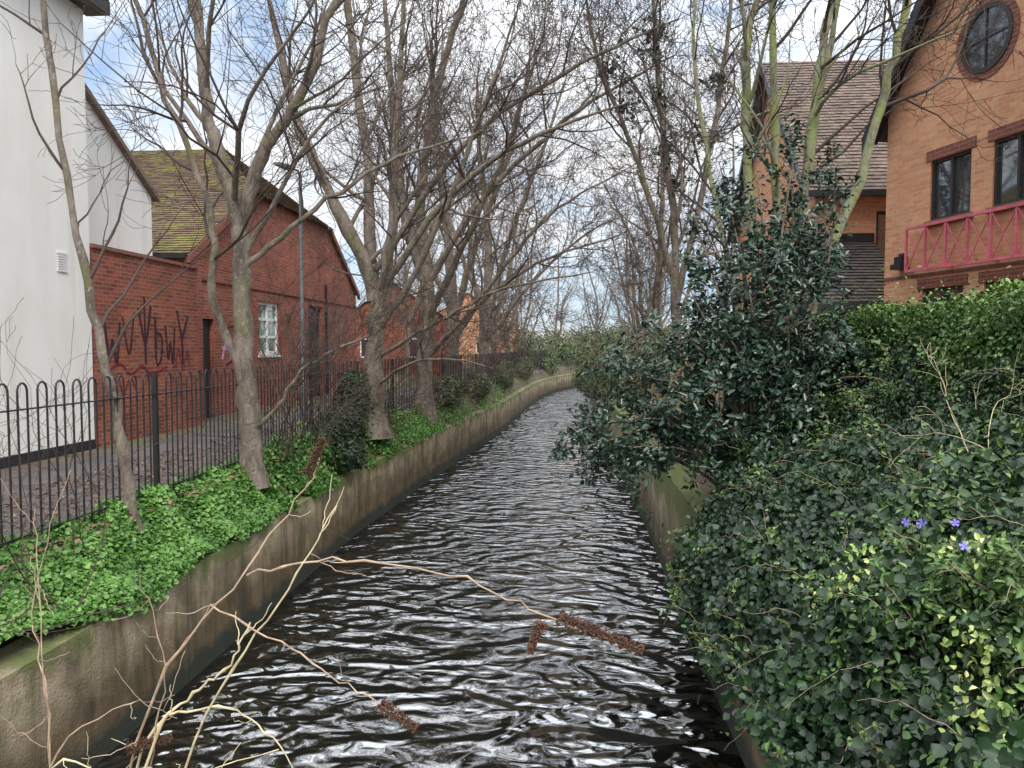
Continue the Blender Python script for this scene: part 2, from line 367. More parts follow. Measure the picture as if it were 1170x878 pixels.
# water
m,nt,bs=newmat('river_water')
bs.inputs['Base Color'].default_value=(.005,.0045,.0035,1); bs.inputs['Roughness'].default_value=.0
bs.inputs['IOR'].default_value=2.6; bs.inputs['Specular IOR Level'].default_value=.6
nA=noise(nt,1.0,0,mapping(nt,(1.25,1.9,1),None,.22),.5,2.0); nB=noise(nt,1.0,0,mapping(nt,(3.0,4.4,1),None,-.35),.5,1.6); nC=noise(nt,1.0,0,mapping(nt,(9,12,1)),.5,.5)
amp=ramp(nt,noise(nt,.5,2),[(.36,.12),(.62,.42)])
ad=nt.nodes.new('ShaderNodeMath'); ad.operation='MULTIPLY_ADD'; nt.links.new(nB,ad.inputs[0]); nt.links.new(amp,ad.inputs[1]); nt.links.new(nA,ad.inputs[2])
ad2=nt.nodes.new('ShaderNodeMath'); ad2.operation='MULTIPLY_ADD'; nt.links.new(nC,ad2.inputs[0]); ad2.inputs[1].default_value=.03; nt.links.new(ad.outputs[0],ad2.inputs[2])
bump(nt,bs,ad2.outputs[0],.16)
M_water=m
b=B()
for a,c in zip(ys[:-1],ys[1:]):
    b.poly([(interp(LW,a)-.5,a,0),(interp(RW,a)+.5,a,0),(interp(RW,c)+.5,c,0),(interp(LW,c)-.5,c,0)],M_water)
b.obj('river_water')

# ---------------------------------------------------------------- railing fence
b=B(); T=Tubes()
fy=list(np.arange(3.0,58,.118)); FO=-.64
for i,y in enumerate(fy):
    x=interp(LW,y)+FO
    if i%22==0:
        b.box(x-.025,x+.025,y-.025,y+.025,G-.1,G+1.42,M_black)
    elif i%2==0 and i+1<len(fy):
        y2=fy[i+1]; pts=[(x,y,G+.05)]+[(x,y,G+1.3)]+[(x,(y+y2)/2-math.cos(t)*(y2-y)/2,G+1.36+math.sin(t)*.075) for t in np.linspace(.15,math.pi-.15,6)]+[(x,y2,G+1.3),(x,y2,G+.05)]
        T.add(np.array(pts)+[random.uniform(-.004,.004),random.uniform(-.004,.004),random.uniform(-.006,.006)],np.full(len(pts),.0095),4 if y>14 else 6)
for a,c in zip(np.arange(3,57,2.6),np.arange(5.6,59.6,2.6)):
    for z in (G+.12,G+1.2):
        xa,xc=interp(LW,a)+FO,interp(LW,c)+FO
        b.hexa([(xa-.02,a,z),(xa+.02,a,z),(xc+.02,c,z),(xc-.02,c,z),(xa-.02,a,z+.012),(xa+.02,a,z+.012),(xc+.02,c,z+.012),(xc-.02,c,z+.012)],M_black)
fe=empty('metal_railing_fence'); b.obj('posts_and_rails',fe); link(bpy.data.objects.new('hooped_bars',T.mesh('hooped_bars',[M_black])),fe)

# ---------------------------------------------------------------- white house
WX=-8.05
e=empty('white_house'); b=B()
F=Fr((WX,12.3,G),(0,-1,0),(1,0,0))
ops=[(4.55,5.5,.6,2.3)]
F.wall(b,0,9.5,-.1,7.35,ops,M_white)
b.poly([(WX,12.3,G),(WX-6.5,12.3,G),(WX-6.5,12.3,G+7.35),(WX,12.3,G+7.35)],M_white)
b.poly([(WX-6.5,2.8,G),(WX,2.8,G),(WX,2.8,G+7.35),(WX-6.5,2.8,G+7.35)],M_white)
b.poly([(WX-6.5,12.3,G),(WX-6.5,2.8,G),(WX-6.5,2.8,G+7.35),(WX-6.5,12.3,G+7.35)],M_white)
b.obj('walls',e)
b=B(); F.window(b,*ops[0],M_frame_white,M_glass,2,2)
for k in range(6): F.box(b,.62,.82,2.96+k*.04,2.985+k*.04,0.004,.02,M_frame_white)
F.box(b,.6,.84,2.92,2.95,.002,.02,M_frame_white); F.box(b,.6,.84,3.2,3.23,.002,.02,M_frame_white)
F.box(b,.02,9.48,-.05,.16,.003,.03,M_door)
b.obj('window_and_vent',e)
b=B(); F.box(b,-.25,9.7,7.3,7.52,-.1,.32,M_black); F.box(b,-.2,9.7,7.52,7.62,.2,.34,M_black); b.obj('eaves_and_gutter',e)
tiles('roof',(WX+.3,2.6,G+7.5),(WX+.3,12.5,G+7.5),(WX-3.2,12.5,G+10),(WX-3.2,2.6,G+10),M_tile_grey,e,.25,.25)
b=B(); x=-8.9
b.poly([(x,12.31,G-.1),(x,15.75,G-.1),(x,15.75,G+4.9),(x,13.2,G+6.6),(x,12.31,G+7.1)],M_white)
b.poly([(x,15.75,G),(x-6,15.75,G),(x-6,15.75,G+4.9),(x,15.75,G+4.9)],M_white)
b.obj('rear_wing',e)
b=B(); b.hexa([(x-6,12.35,G+7.1),(x+.12,12.35,G+7.1),(x+.12,15.9,G+4.83),(x-6,15.9,G+4.83),(x-6,12.35,G+7.2),(x+.12,12.35,G+7.2),(x+.12,15.9,G+4.95),(x-6,15.9,G+4.95)],M_tile_grey); b.obj('rear_roof',e)

# ---------------------------------------------------------------- brick garden wall with graffiti
e=empty('brick_wall'); b=B(); F=Fr((WX,16.0,G),(0,-1,0),(1,0,0))
F.wall(b,0,3.68,-.1,3.4,[],M_redbrick); b.poly([(WX,16.0,G-.1),(WX,16.0,G+3.4),(WX-.8,16.0,G+3.4),(WX-.8,16.0,G-.1)],M_redbrick)
F.box(b,-.03,3.66,3.4,3.47,-.3,.035,M_soldier)
b.poly([(WX-.3,12.31,G+3.42),(WX-.3,16.0,G+3.42),(WX-.84,16.0,G+3.42),(WX-.84,12.31,G+3.42)],M_asphalt)
b.obj('brickwork',e)
b=B()
def spray(pts,mat,th=.05):
    P=smoothpath([(p[0],p[1],0) for p in pts],5)
    for p,q in zip(P[:-1],P[1:]):
        if np.linalg.norm(q-p)>1e-4: F.bar(b,(p[0],p[1]),(q[0],q[1]),th*random.uniform(.75,1.15),.003,.006+random.random()*.003,mat)
u=3.35
for i in range(6):
    h=random.uniform(.75,1.15); w=random.uniform(.26,.50); v=1.5+random.uniform(-.12,.1); th=random.uniform(.045,.075)
    if i in (0,4): spray([(u,v+h),(u-w*.25,v+.1),(u-w*.5,v+h*.55),(u-w*.75,v),(u-w,v+h*.95)],M_graf_k,th)
    elif i==1: spray([(u,v+h*.9),(u-w*.5,v),(u-w,v+h)],M_graf_k,th)
    elif i==2: spray([(u-w*.5,v-.05),(u-w*.48,v+h*1.1)],M_graf_k,th); spray([(u,v+h*.9),(u-w*.5,v+h*.3),(u-w,v+h*.95)],M_graf_k,th)
    elif i==3: spray([(u,v+h*.9),(u-.02,v),(u-w*.7,v+.1),(u-w*.8,v+h*.5),(u-w*.1,v+h*.6)],M_graf_k,th)
    else: spray([(u,v+h),(u-w*.4,v+h*.4),(u-w*.45,v-.1)],M_graf_k,th); spray([(u-w,v+h*.9),(u-w*.4,v+h*.4)],M_graf_k,th)
    u-=w+random.uniform(.05,.16)
spray([(3.3,1.3),(2.9,1.42),(2.6,1.22),(2.2,1.36),(1.9,1.2),(1.3,1.33)],M_graf_r,.05)
spray([(3.2,.95),(3.0,1.2),(2.85,.9),(2.6,1.15),(2.45,.95)],M_graf_r,.04)
spray([(1.0,1.3),(.85,1.7),(.7,1.25),(.5,1.65),(.42,1.3)],M_graf_r,.04)
b.obj('graffiti',e)

# ---------------------------------------------------------------- red brick building with mossy roof
e=empty('red_brick_building'); b=B()
X=-8.7; Y0,Y1,YR=17.0,30.6,23.8; ze=G+3.95; zr=G+8.0; zh=G+6.0
F=Fr((X,Y1,G),(0,-1,0),(1,0,0))
u=lambda y: Y1-y
ops=[(u(22.3),u(20.8),1.5,3.0),(u(26.3),u(24.9),0,3.1),(u(18.1),u(17.3),0,2.4)]
F.wall(b,0,Y1-Y0,-.1,3.95,ops,M_redbrick,.14)
f=(zh-ze)/(zr-ze); ya=Y0+(YR-Y0)*f; yb=Y1-(Y1-YR)*f
b.poly([(X,Y1,ze),(X,Y0,ze),(X,ya,zh),(X,yb,zh)],M_redbrick)
b.poly([(X,Y0,G-.1),(X-12,Y0,G-.1),(X-12,Y0,ze),(X,Y0,ze)][::-1],M_redbrick)
b.poly([(X,Y1,G-.1),(X-12,Y1,G-.1),(X-12,Y1,ze),(X,Y1,ze)],M_redbrick)
F.box(b,Y1-Y0-.4,Y1-Y0+.02,0,3.95,.003,.06,M_redbrick); F.box(b,.0,Y1-Y0-.42,3.3,3.38,.003,.04,M_soldier)
F.box(b,ops[0][0]-.1,ops[0][1]+.1,3.0,3.22,.003,.02,M_soldier)
b.obj('walls',e)
b=B(); F.window(b,*ops[0],M_frame_white,M_glassg,2,3,.09,.1)
for o in ops[1:]: b.poly([F.p(o[0],o[2],-.12),F.p(o[1],o[2],-.12),F.p(o[1],o[3],-.12),F.p(o[0],o[3],-.12)],M_door)
F.box(b,ops[0][0]-.08,ops[0][1]+.08,1.41,1.5,-.02,.06,M_frame_white)
F.box(b,3.9,3.98,0,3.9,.01,.09,M_black)
b.obj('windows_and_doors',e)
o=.25; xr=X-2.3
tiles('roof_near_slope',(X-12,Y0-o,ze-.12),(X+.1,Y0-o,ze-.12),(X+.1,ya,zh),(X-12,ya,zh),M_tile_moss,e)
tiles('roof_near_upper',(X-12,ya,zh),(X+.1,ya,zh),(xr,YR,zr),(X-12,YR,zr),M_tile_moss,e)
tiles('roof_far_slope',(X+.1,Y1+o,ze-.12),(X-12,Y1+o,ze-.12),(X-12,YR,zr),(xr,YR,zr),M_tile_moss,e,.3,.3)
tiles('roof_half_hip',(X+.16,ya-.1,zh-.08),(X+.16,yb+.1,zh-.08),(xr,YR+.02,zr),(xr,YR-.02,zr),M_tile_moss,e)
b=B()
for p,q in (((Y0-o,ze-.12),(ya,zh)),((Y1+o,ze-.12),(yb,zh))):
    b.hexa([(X+.02,p[0],p[1]-.2),(X+.12,p[0],p[1]-.2),(X+.12,q[0],q[1]-.2),(X+.02,q[0],q[1]-.2),(X+.02,p[0],p[1]),(X+.12,p[0],p[1]),(X+.12,q[0],q[1]),(X+.02,q[0],q[1])],M_soldier)
b.box(X-12,X+.05,Y0-o-.1,Y0-o,ze-.22,ze-.12,M_black); b.obj('verges_and_gutter',e)
b=B(); k=u(18.5)
spray([(k,1.4),(k-.3,2.0),(k-.5,1.4),(k-.8,2.05),(k-1,1.5),(k-1.4,2.0),(k-1.7,1.4)],M_graf_p,.09); spray([(k,1.7),(k-.9,1.6),(k-1.8,1.8)],M_graf_p,.09); spray([(k-.2,1.25),(k-.9,1.4),(k-1.6,1.2)],M_graf_k,.06)
spray([(k-.1,2.1),(k-.6,2.25),(k-1.2,2.1)],M_graf_k,.05)
b.obj('graffiti',e)

# ---------------------------------------------------------------- street lamp
T=Tubes(); P=[(-6.3,17.6,G),(-6.3,17.6,G+.9),(-6.3,17.6,G+.95),(-6.3,17.6,G+5.75)]
T.add(P,[.075,.075,.05,.04],10); T.add([(-6.3,17.6,G+5.7),(-6.32,17.5,G+5.82),(-6.5,17.3,G+5.86)],[.03,.03,.03],8)
e=empty('street_lamp'); link(bpy.data.objects.new('pole',T.mesh('pole',[M_grey])),e)
b=B(); b.hexa([(-6.56,17.36,G+5.8),(-6.44,17.4,G+5.8),(-6.56,16.98,G+5.84),(-6.7,17.0,G+5.84),(-6.56,17.36,G+5.92),(-6.44,17.4,G+5.92),(-6.56,16.98,G+5.9),(-6.7,17.0,G+5.9)],M_grey); b.obj('lamp_head',e)

# ---------------------------------------------------------------- orange brick house (right)
e=empty('orange_brick_house'); b=B()
F=Fr((6.55,14,G),(.25,-.97,0),(-.97,-.25,0))
t0,t1,tc=-1.55,3.31,.88; ev=6.2; pk=ev+(tc-t0)*1.38
ops=[(-.35,.6,3.98,5.05),(1.06,2.0,3.98,5.05),(-.5,.5,1.2,2.78),(.95,2.1,1.2,2.78)]
F.wall(b,t0,t1,-.1,ev,ops,M_orangebrick,.1)
b.poly([F.p(t0,ev),F.p(t1,ev),F.p(tc,pk)],M_orangebrick,[(t0,ev),(t1,ev),(tc,pk)])
for t in (t0,t1): b.poly([F.p(t,-.1),F.p(t,-.1,-7),F.p(t,ev,-7),F.p(t,ev)],M_orangebrick,[(0,-.1),(7,-.1),(7,ev),(0,ev)])
for o in ops: F.box(b,o[0]-.1,o[1]+.1,o[3],o[3]+.18,.003,.02,M_soldier)
for o in ops[:2]: F.box(b,o[0]-.08,o[1]+.08,o[2]-.09,o[2]-.002,-.02,.05,M_soldier)
F.box(b,t0+.005,t1-.005,3.0,3.07,.002,.012,M_soldier)
b.obj('walls',e)
b=B()
for o in ops: F.window(b,*o,M_frame_dark,M_glass,2,1,.05,.08)
cz=1.75+5.0; n=36; rr=(.46,.54,.66); rc=.85
for i in range(n):
    a0,a1=2*math.pi*i/n,2*math.pi*(i+1)/n
    cs=lambda r,a,w:F.p(rc+r*math.cos(a),cz+r*math.sin(a),w)
    b.poly([cs(rr[2],a0,.012),cs(rr[2],a1,.012),cs(rr[1],a1,.012),cs(rr[1],a0,.012)],M_soldier)
    b.poly([cs(rr[1],a0,.03),cs(rr[1],a1,.03),cs(rr[0],a1,.03),cs(rr[0],a0,.03)],M_frame_dark)
    b.poly([cs(rr[1],a0,.012),cs(rr[1],a1,.012),cs(rr[1],a1,.03),cs(rr[1],a0,.03)],M_frame_dark)
    b.poly([cs(rr[0],a0,.006),cs(rr[0],a1,.006),F.p(rc,cz,.006)],M_glass)
F.box(b,rc-.012,rc+.012,cz-.46,cz+.46,.01,.028,M_frame_dark); F.box(b,rc-.45,rc+.45,cz-.012,cz+.012,.01,.024,M_frame_dark)
b.obj('windows',e)
b=B(); a0,a1=-.75,3.2; v0,v1=3.12,3.9
for v in (v0,v1): F.box(b,a0,a1,v-.025,v+.025,.12,.18,M_pink)
k=8
for i in range(k+1):
    uu=a0+(a1-a0)*i/k; F.box(b,uu-.018,uu+.018,v0+.03,v1-.03,.13,.17,M_pink)
    if i%2==0: F.box(b,uu-.02,uu+.02,v0-.02,v0+.02,0,.12,M_pink)
    if i<k:
        u2=uu+(a1-a0)/k; F.bar(b,(uu,v0),(u2,v1),.022,.135,.15,M_pink); F.bar(b,(uu,v1),(u2,v0),.022,.151,.165,M_pink)
b.obj('balcony_rail',e)
b=B(); F.box(b,-1.12,-.84,3.18,3.28,.0,.2,M_black); F.box(b,-1.08,-.88,3.28,3.42,.0,.15,M_black); F.box(b,-1.05,-.91,3.42,3.48,0,.08,M_black); b.obj('wall_lamp',e)
ov=.35
def slope(ts,name):
    d=(tc-ts); s=1 if d>0 else -1
    ua=ts-s*.3; va=ev-.3*1.38
    A=F.p(ua,va,ov);Bq=F.p(ua,va,-7);C=F.p(tc,pk+.05,-7);D=F.p(tc,pk+.05,ov)
    tiles(name,A,Bq,C,D,M_tile_grey,e)
    bb=B(); q=[F.p(ua,va-.3,ov),F.p(tc,pk-.25,ov),F.p(tc,pk+.03,ov),F.p(ua,va,ov)]; q2=[x-F.W*.04 for x in q]
    bb.hexa(q2+q,M_black)
    w=[F.p(ua,va-.06,0.01),F.p(tc,pk-.06,0.01),F.p(tc,pk-.06,ov-.05),F.p(ua,va-.06,ov-.05)]; bb.poly(w,M_black)
    bb.obj(name+'_bargeboard',e)
slope(t0,'roof_slope_a'); slope(t1,'roof_slope_b')
b=B(); wx0,wx1,wy0,wy1=5.6,12,18,26; we=G+5.5; wr=G+9.6; wm=22
Fw=Fr((wx0,wy0,G),(1,0,0),(0,-1,0)); wo=[(1.35,1.8,3.6,4.8)]
Fw.wall(b,0,6.4,-.1,5.5,wo,M_orangebrick); Fw.window(b,*wo[0],M_frame_dark,M_glass,1,1)
Fg=Fr((wx0,wy1,G),(0,-1,0),(-1,0,0)); Fg.wall(b,0,8,-.1,5.5,[],M_orangebrick); b.poly([Fg.p(0,5.5),Fg.p(8,5.5),Fg.p(4,9.6)],M_orangebrick,[(0,5.5),(8,5.5),(4,9.6)])
b.obj('wing_walls',e)
tiles('wing_roof_near',(wx0-.3,wy0-.3,we-.3),(wx1,wy0-.3,we-.3),(wx1,wm,wr),(wx0-.3,wm,wr),M_tile_grey,e)
tiles('wing_roof_far',(wx1,wy1+.3,we-.3),(wx0-.3,wy1+.3,we-.3),(wx0-.3,wm,wr),(wx1,wm,wr),M_tile_grey,e,.4,.4)
b=B()
for yy in (wy0-.3,wy1+.3):
    b.hexa([(wx0-.34,yy,we-.5),(wx0-.3,yy,we-.5),(wx0-.3,wm,wr-.25),(wx0-.34,wm,wr-.25),(wx0-.34,yy,we-.28),(wx0-.3,yy,we-.28),(wx0-.3,wm,wr+.04),(wx0-.34,wm,wr+.04)],M_black)
b.box(wx0-.3,wx1,wy0-.4,wy0-.3,we-.42,we-.28,M_black)
b.box(4.6,6.9,15.5,15.6,G+2.3,G+2.62,M_black); b.box(4.7,6.9,16.3,16.35,G,G+2.6,M_soldier)
b.hexa([(4.56,15.6,G+2.3),(4.6,15.6,G+2.3),(4.6,18,G+3.8),(4.56,18,G+3.8),(4.56,15.6,G+2.66),(4.6,15.6,G+2.66),(4.6,18,G+4.16),(4.56,18,G+4.16)],M_black)
b.box(4.6,6.9,17.95,17.99,G+4.05,G+4.3,M_black); b.obj('wing_trim',e)
tiles('canopy_roof',(4.6,15.6,G+2.6),(6.9,15.6,G+2.6),(6.9,18,G+4.1),(4.6,18,G+4.1),M_tile_dark,e)

def far_house(x,y,w,d,h,rf,mat,rot=0):
    e=empty('distant_brick_house'); b=B()
    b.box(-w/2,w/2,-d/2,d/2,0,h,mat); b.poly([(-w/2,-d/2,h),(w/2,-d/2,h),(0,-d/2,h+rf)],mat); b.poly([(-w/2,d/2,h),(w/2,d/2,h),(0,d/2,h+rf)],mat)
    b.poly([(-w/2-.2,-d/2-.2,h-.1),(0,-d/2-.2,h+rf+.1),(0,d/2+.2,h+rf+.1),(-w/2-.2,d/2+.2,h-.1)],M_tile_grey); b.poly([(w/2+.2,-d/2-.2,h-.1),(0,-d/2-.2,h+rf+.1),(0,d/2+.2,h+rf+.1),(w/2+.2,d/2+.2,h-.1)],M_tile_grey)
    Fh=Fr((-w/2,-d/2,0),(1,0,0),(0,-1,0))
    for zz in (1,3.3):
        if zz+1.2>h: continue
        for uu in (w*.2,w*.6):
            Fh.box(b,uu,uu+1.2,zz,zz+1.2,.003,.03,M_frame_white); Fh.box(b,uu+.08,uu+1.12,zz+.08,zz+1.12,.031,.036,M_glass)
    o=b.obj('house_body',e); e.location=(x,y,G); e.rotation_euler=(0,0,rot)
far_house(-11,50,7,9,3.2,2.2,M_redbrick,.1); far_house(-9.5,76,8,10,4.0,2.6,M_orangebrick,0); far_house(-20,92,9,9,5,3,M_redbrick,.2); far_house(-24,34,9,9,5,3,M_redbrick,.2)

b=B()
for i in range(60):
    y=10.3+i*.15; x=2.05+.02*(i%2); b.box(x,x+.02,y,y+.142,1.65,3.25+.01*(i%3),M_wood)
b.box(2.075,2.12,10.3,19.3,1.9,2.0,M_wood); b.box(2.075,2.12,10.3,19.3,2.9,3.0,M_wood); b.obj('timber_fence')

# ---------------------------------------------------------------- trees
np_=np.array
tree('bare_tree',[
 ([(-4.48,10.4,1.55),(-4.5,10.4,2.66),(-4.56,10.4,3.5),(-4.58,10.4,4.7),(-4.63,10.4,5.4),(-4.9,10.4,6.26),(-5.1,10.5,7.1),(-5.25,10.6,8.6),(-5.4,10.8,11.5)],.165,.04),
 ([(-4.6,10.4,5.2),(-4.15,10.3,6.3),(-3.6,10.2,7.0),(-3.0,10,8.4),(-2.4,9.8,10.5)],.085,.03),
 ([(-4.52,10.4,3.0),(-4.95,10.3,4.2),(-4.92,10.2,5.4),(-5.5,10,7.2),(-6.1,9.8,9.5)],.065,.02),
 ([(-4.5,10.4,2.3),(-4.0,10.2,2.75),(-3.5,10,3.3),(-2.6,9.8,3.7)],.04,.01),
 ([(-4.6,10.4,4.6),(-3.7,10.4,5.3),(-2.6,10.6,6.1),(-1.2,10.8,6.6)],.045,.01)],kids=(5,5,4,4),nb=9,mats=[M_bark,M_twig])
tree('sapling_tree',[([(-4.5,7.5,1.6),(-4.63,7.5,2.6),(-4.8,7.5,3.5),(-5.1,7.5,5.0),(-5.4,7.6,7.1),(-5.6,7.8,9)],.062,.016)],kids=(3,3,3),maxl=3,nb=10,blen=.26,minr=.0035,mats=[M_bark,M_twig])
tree('bare_tree',[
 ([(-4.2,16.2,1.55),(-4.25,16.2,2.8),(-4.17,16.2,3.85),(-4.2,16.2,4.8),(-4.85,16.1,6.3),(-5.7,16,8.1),(-6.3,15.8,10.9)],.24,.05),
 ([(-4.2,16.2,4.5),(-4.35,16.4,6),(-4.4,16.5,7.6),(-4.9,16.8,11),(-5,17,13)],.15,.04),
 ([(-4.15,16.2,4.2),(-3.8,16.1,5.8),(-3.7,16,7.2),(-3.4,15.8,11)],.14,.04),
 ([(-4.1,16.2,4.6),(-2.6,15.4,6.4),(-.9,14.6,7.4),(1.0,14,7.9)],.08,.016),
 ([(-4.1,16.2,3.9),(-3.0,15.6,5.4),(-1.9,15,7.6),(-1.0,14.5,9.8)],.08,.018),
 ([(-4.15,16.2,5.2),(-2.2,15.6,7.6),(.2,15,9.0),(2.0,14.6,9.6)],.07,.014),
 ([(-4.15,16.2,3.3),(-2.9,15.4,3.9),(-1.4,14.6,4.6),(.4,14,4.9)],.05,.01),
 ([(-4.15,16.2,2.7),(-3.2,15.2,3.2),(-2.3,14.6,3.3),(-1.2,14,3.1)],.04,.01)],kids=(5,5,5,4),nb=8,minr=.0045)
tree('bare_tree',[
 ([(-4.1,20.9,1.4),(-4.0,20.9,3.4),(-3.9,20.9,5.1),(-4.1,20.9,7.5),(-3.6,20.8,10.6),(-2.65,20.6,13.4)],.26,.05),
 ([(-3.9,20.9,5),(-4.6,21,7.4),(-4.9,21.2,10),(-5.2,21.5,13.5)],.17,.05),
 ([(-3.95,20.9,4.2),(-2.9,20,6),(-1.6,19,8.4),(-.6,18,10.8)],.11,.025),
 ([(-3.95,20.9,5.2),(-2.2,20.4,7.6),(.2,20,9.6),(2.6,19.6,10.8)],.09,.02),
 ([(-3.95,20.9,3.2),(-2.4,19.8,4.6),(-.8,19,5.6),(1.2,18.4,6.2)],.07,.015)],kids=(5,5,4,4),nb=9,minr=.0055)
tree('bare_tree',[
 ([(2.5,17,1.6),(2.35,17,4),(2.25,17,6.5),(1.95,17,9),(1.7,17,12.5)],.12,.035),
 ([(2.35,17,4.5),(2.9,17,7),(3.3,17,9.5),(3.5,17,12)],.08,.025),
 ([(2.3,17,5),(1.5,16.8,7.4),(.6,16.5,9.6),(.2,16.3,11.5)],.07,.02)],kids=(5,5,4,3),nb=11,minr=.0055,blen=.32)
tree('bare_tree',[
 ([(-4.2,26.5,1.4),(-4.1,26.5,4),(-4.2,26.5,7),(-4.6,26.5,10.5),(-4.8,26.5,14)],.24,.05),
 ([(-4.1,26.5,4.2),(-3.2,26,7),(-2.0,25.6,10),(-1.2,25.4,13.5)],.14,.03),
 ([(-4.1,26.5,3.6),(-2.4,25.8,6),(-.4,25.2,8),(1.8,24.8,9.2)],.09,.02),
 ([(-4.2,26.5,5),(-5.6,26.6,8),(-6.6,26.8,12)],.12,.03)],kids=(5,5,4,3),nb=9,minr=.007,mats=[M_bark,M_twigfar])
tree('bare_tree',[
 ([(-3.7,33,1.4),(-3.7,33,4.5),(-3.5,33,8),(-3.9,33,12),(-4,33,15)],.24,.05),
 ([(-3.7,33,4.2),(-2.6,32.6,8),(-1.2,32.2,11.5),(-.2,32,14.5)],.14,.03),
 ([(-3.7,33,3.6),(-1.8,32.4,6),(.4,32,8),(2.4,31.6,9)],.09,.02),
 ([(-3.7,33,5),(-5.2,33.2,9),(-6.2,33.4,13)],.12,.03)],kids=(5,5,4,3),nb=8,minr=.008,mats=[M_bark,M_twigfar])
def generic(name,s=1.0,nst=3,mats=None,minr=.008,h=12):
    st=[([(0,0,-.2),(.05,0,1.6*s),(R.normal(0,.15),R.normal(0,.1),3.2*s)]+[(R.normal(0,.5),R.normal(0,.5),h*.55*s),(R.normal(0,1),R.normal(0,1),h*s)],.20*s,.04)]
    for k in range(nst):
        a=2*math.pi*k/nst+R.uniform(0,1); c=math.cos(a);d=math.sin(a); z=R.uniform(1.6,3.8)*s; q=R.uniform(.6,1.2)
        st.append(([(0,0,z),(c*.9*s*q,d*.9*s*q,z+1.3*s),(c*1.7*s*q+R.normal(0,.3),d*1.7*s*q,z+3.6*s),(c*2.5*s*q,d*2.5*s*q,h*R.uniform(.6,.95)*s)],.10*s,.022))
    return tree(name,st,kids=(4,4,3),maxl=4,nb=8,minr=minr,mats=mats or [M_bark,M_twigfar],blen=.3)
g1=generic('bare_tree',1,4); g2=generic('bare_tree',.95,3)
g1.location=(-4,40,1.6); g2.location=(3.4,28,1.6)
def inst(src,x,y,z,rot,s,name='bare_tree'):
    o=bpy.data.objects.new(name,src.data); o.location=(x,y,z); o.rotation_euler=(0,0,rot); o.scale=(s,s,s*random.uniform(.95,1.1)); return link(o)
for i,(x,y,s) in enumerate([(-3.9,48,.85),(-3.4,56,.85),(3.4,37,.8),(4.0,46,.85),(6.5,55,.9),(-7,70,.95),(-9,42,.9),(7.5,34,.9),(-13,62,1),(-1.5,74,1.0),(3,86,1.05),(-6,90,1.1),(-16,84,1.1),(14,70,1.0),(9,100,1.2)]):
    inst([g1,g2][i%2],x,y,1.6,i*1.7,s)
tree('mossy_tree',[
 ([(2.9,11,1.6),(2.75,11,3.5),(2.54,11,5.4),(2.42,11,7.4),(2.6,11,8.6),(2.7,11,11)],.085,.03),
 ([(2.95,11.1,1.6),(2.95,11.2,3.5),(2.92,11.2,6),(2.82,11.2,8.6),(2.75,11.3,11.5)],.09,.03),
 ([(3.0,11,1.6),(3.1,11,4),(3.2,10.9,5.4),(3.4,10.9,7.3),(3.6,10.9,8.7),(3.9,11,11)],.095,.03),
 ([(3.1,10.9,1.6),(3.35,10.8,4.2),(3.9,10.7,5.8),(4.25,10.7,7.2),(4.5,10.6,8.5),(4.8,10.6,10.5)],.085,.03),
 ([(3.0,11.2,1.6),(3.1,11.6,4),(3.6,11.9,6.4),(4.0,12,8.8),(4.3,12,10.5)],.07,.025),
 ([(2.9,11,1.6),(2.4,11.1,4.2),(1.9,11.1,6.4),(1.7,11.2,8.8)],.05,.02)],kids=(5,4,4),maxl=4,nb=9,blen=.27,mats=[M_barkm,M_twig],low=.4,minr=.0045)

# ---------------------------------------------------------------- foliage
def fnoise(P,s,seed=0):
    r=np.random.default_rng(seed); out=np.zeros(len(P))
    for k in range(7):
        w=r.normal(0,1,3); w/=np.linalg.norm(w); out+=np.sin((P@w)*s*r.uniform(.6,2.2)+r.uniform(0,6.28))
    return out/7
n=40000; y=R.uniform(3.0,10.6,n); t=R.uniform(0,1,n)**.9
prof_o=np.array([.10,.02,-.25,-.45,-.62,-.78]); prof_z=np.array([1.0,1.28,1.36,1.62,1.86,1.88]); tt=np.array([0,.18,.4,.6,.82,1])
ox=np.interp(t,tt,prof_o); z=np.interp(t,tt,prof_z); P=np.stack([-4+ox,y,z],1)
nz=fnoise(P,5,1); P[:,2]+=.12*nz+R.uniform(-.03,.05,n); P[:,0]+=.06*nz
keep=(t>.10+.26*(fnoise(P*np.array([0,1,0]),3,2)+.25)); P=P[keep]
e=empty('ground_cover_plant')
leaves('leaves',P,np.tile([.45,-.1,.9],(len(P),1)),.045,L_bright,e,1.05,.45,np.clip(.5+.45*nz[keep]+R.normal(0,.2,len(P)),0,1))
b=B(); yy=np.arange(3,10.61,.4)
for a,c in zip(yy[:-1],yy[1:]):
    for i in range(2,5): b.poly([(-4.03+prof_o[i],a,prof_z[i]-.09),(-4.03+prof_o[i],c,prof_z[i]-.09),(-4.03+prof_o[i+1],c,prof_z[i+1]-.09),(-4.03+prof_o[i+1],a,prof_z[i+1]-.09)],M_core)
b.obj('stems',e)  # dark sheet under the leaves, coloured to stand in for shade
n=24000; y=10.4+R.exponential(6,n); y=y[y<40]; n=len(y); t=R.uniform(0,1,n); P=np.stack([np.interp(y,[p[1] for p in LW],[p[0] for p in LW])+.05-t*.7,y,np.interp(t,[0,.35,1],[1.15,1.3,1.86])+R.exponential(.09,n)],1)
k=fnoise(P,2.4,3)>-.15; P=P[k]; leaves('weeds',P,np.tile([.3,-.2,.8],(len(P),1)),.06,L_bright,None,.8,.8)
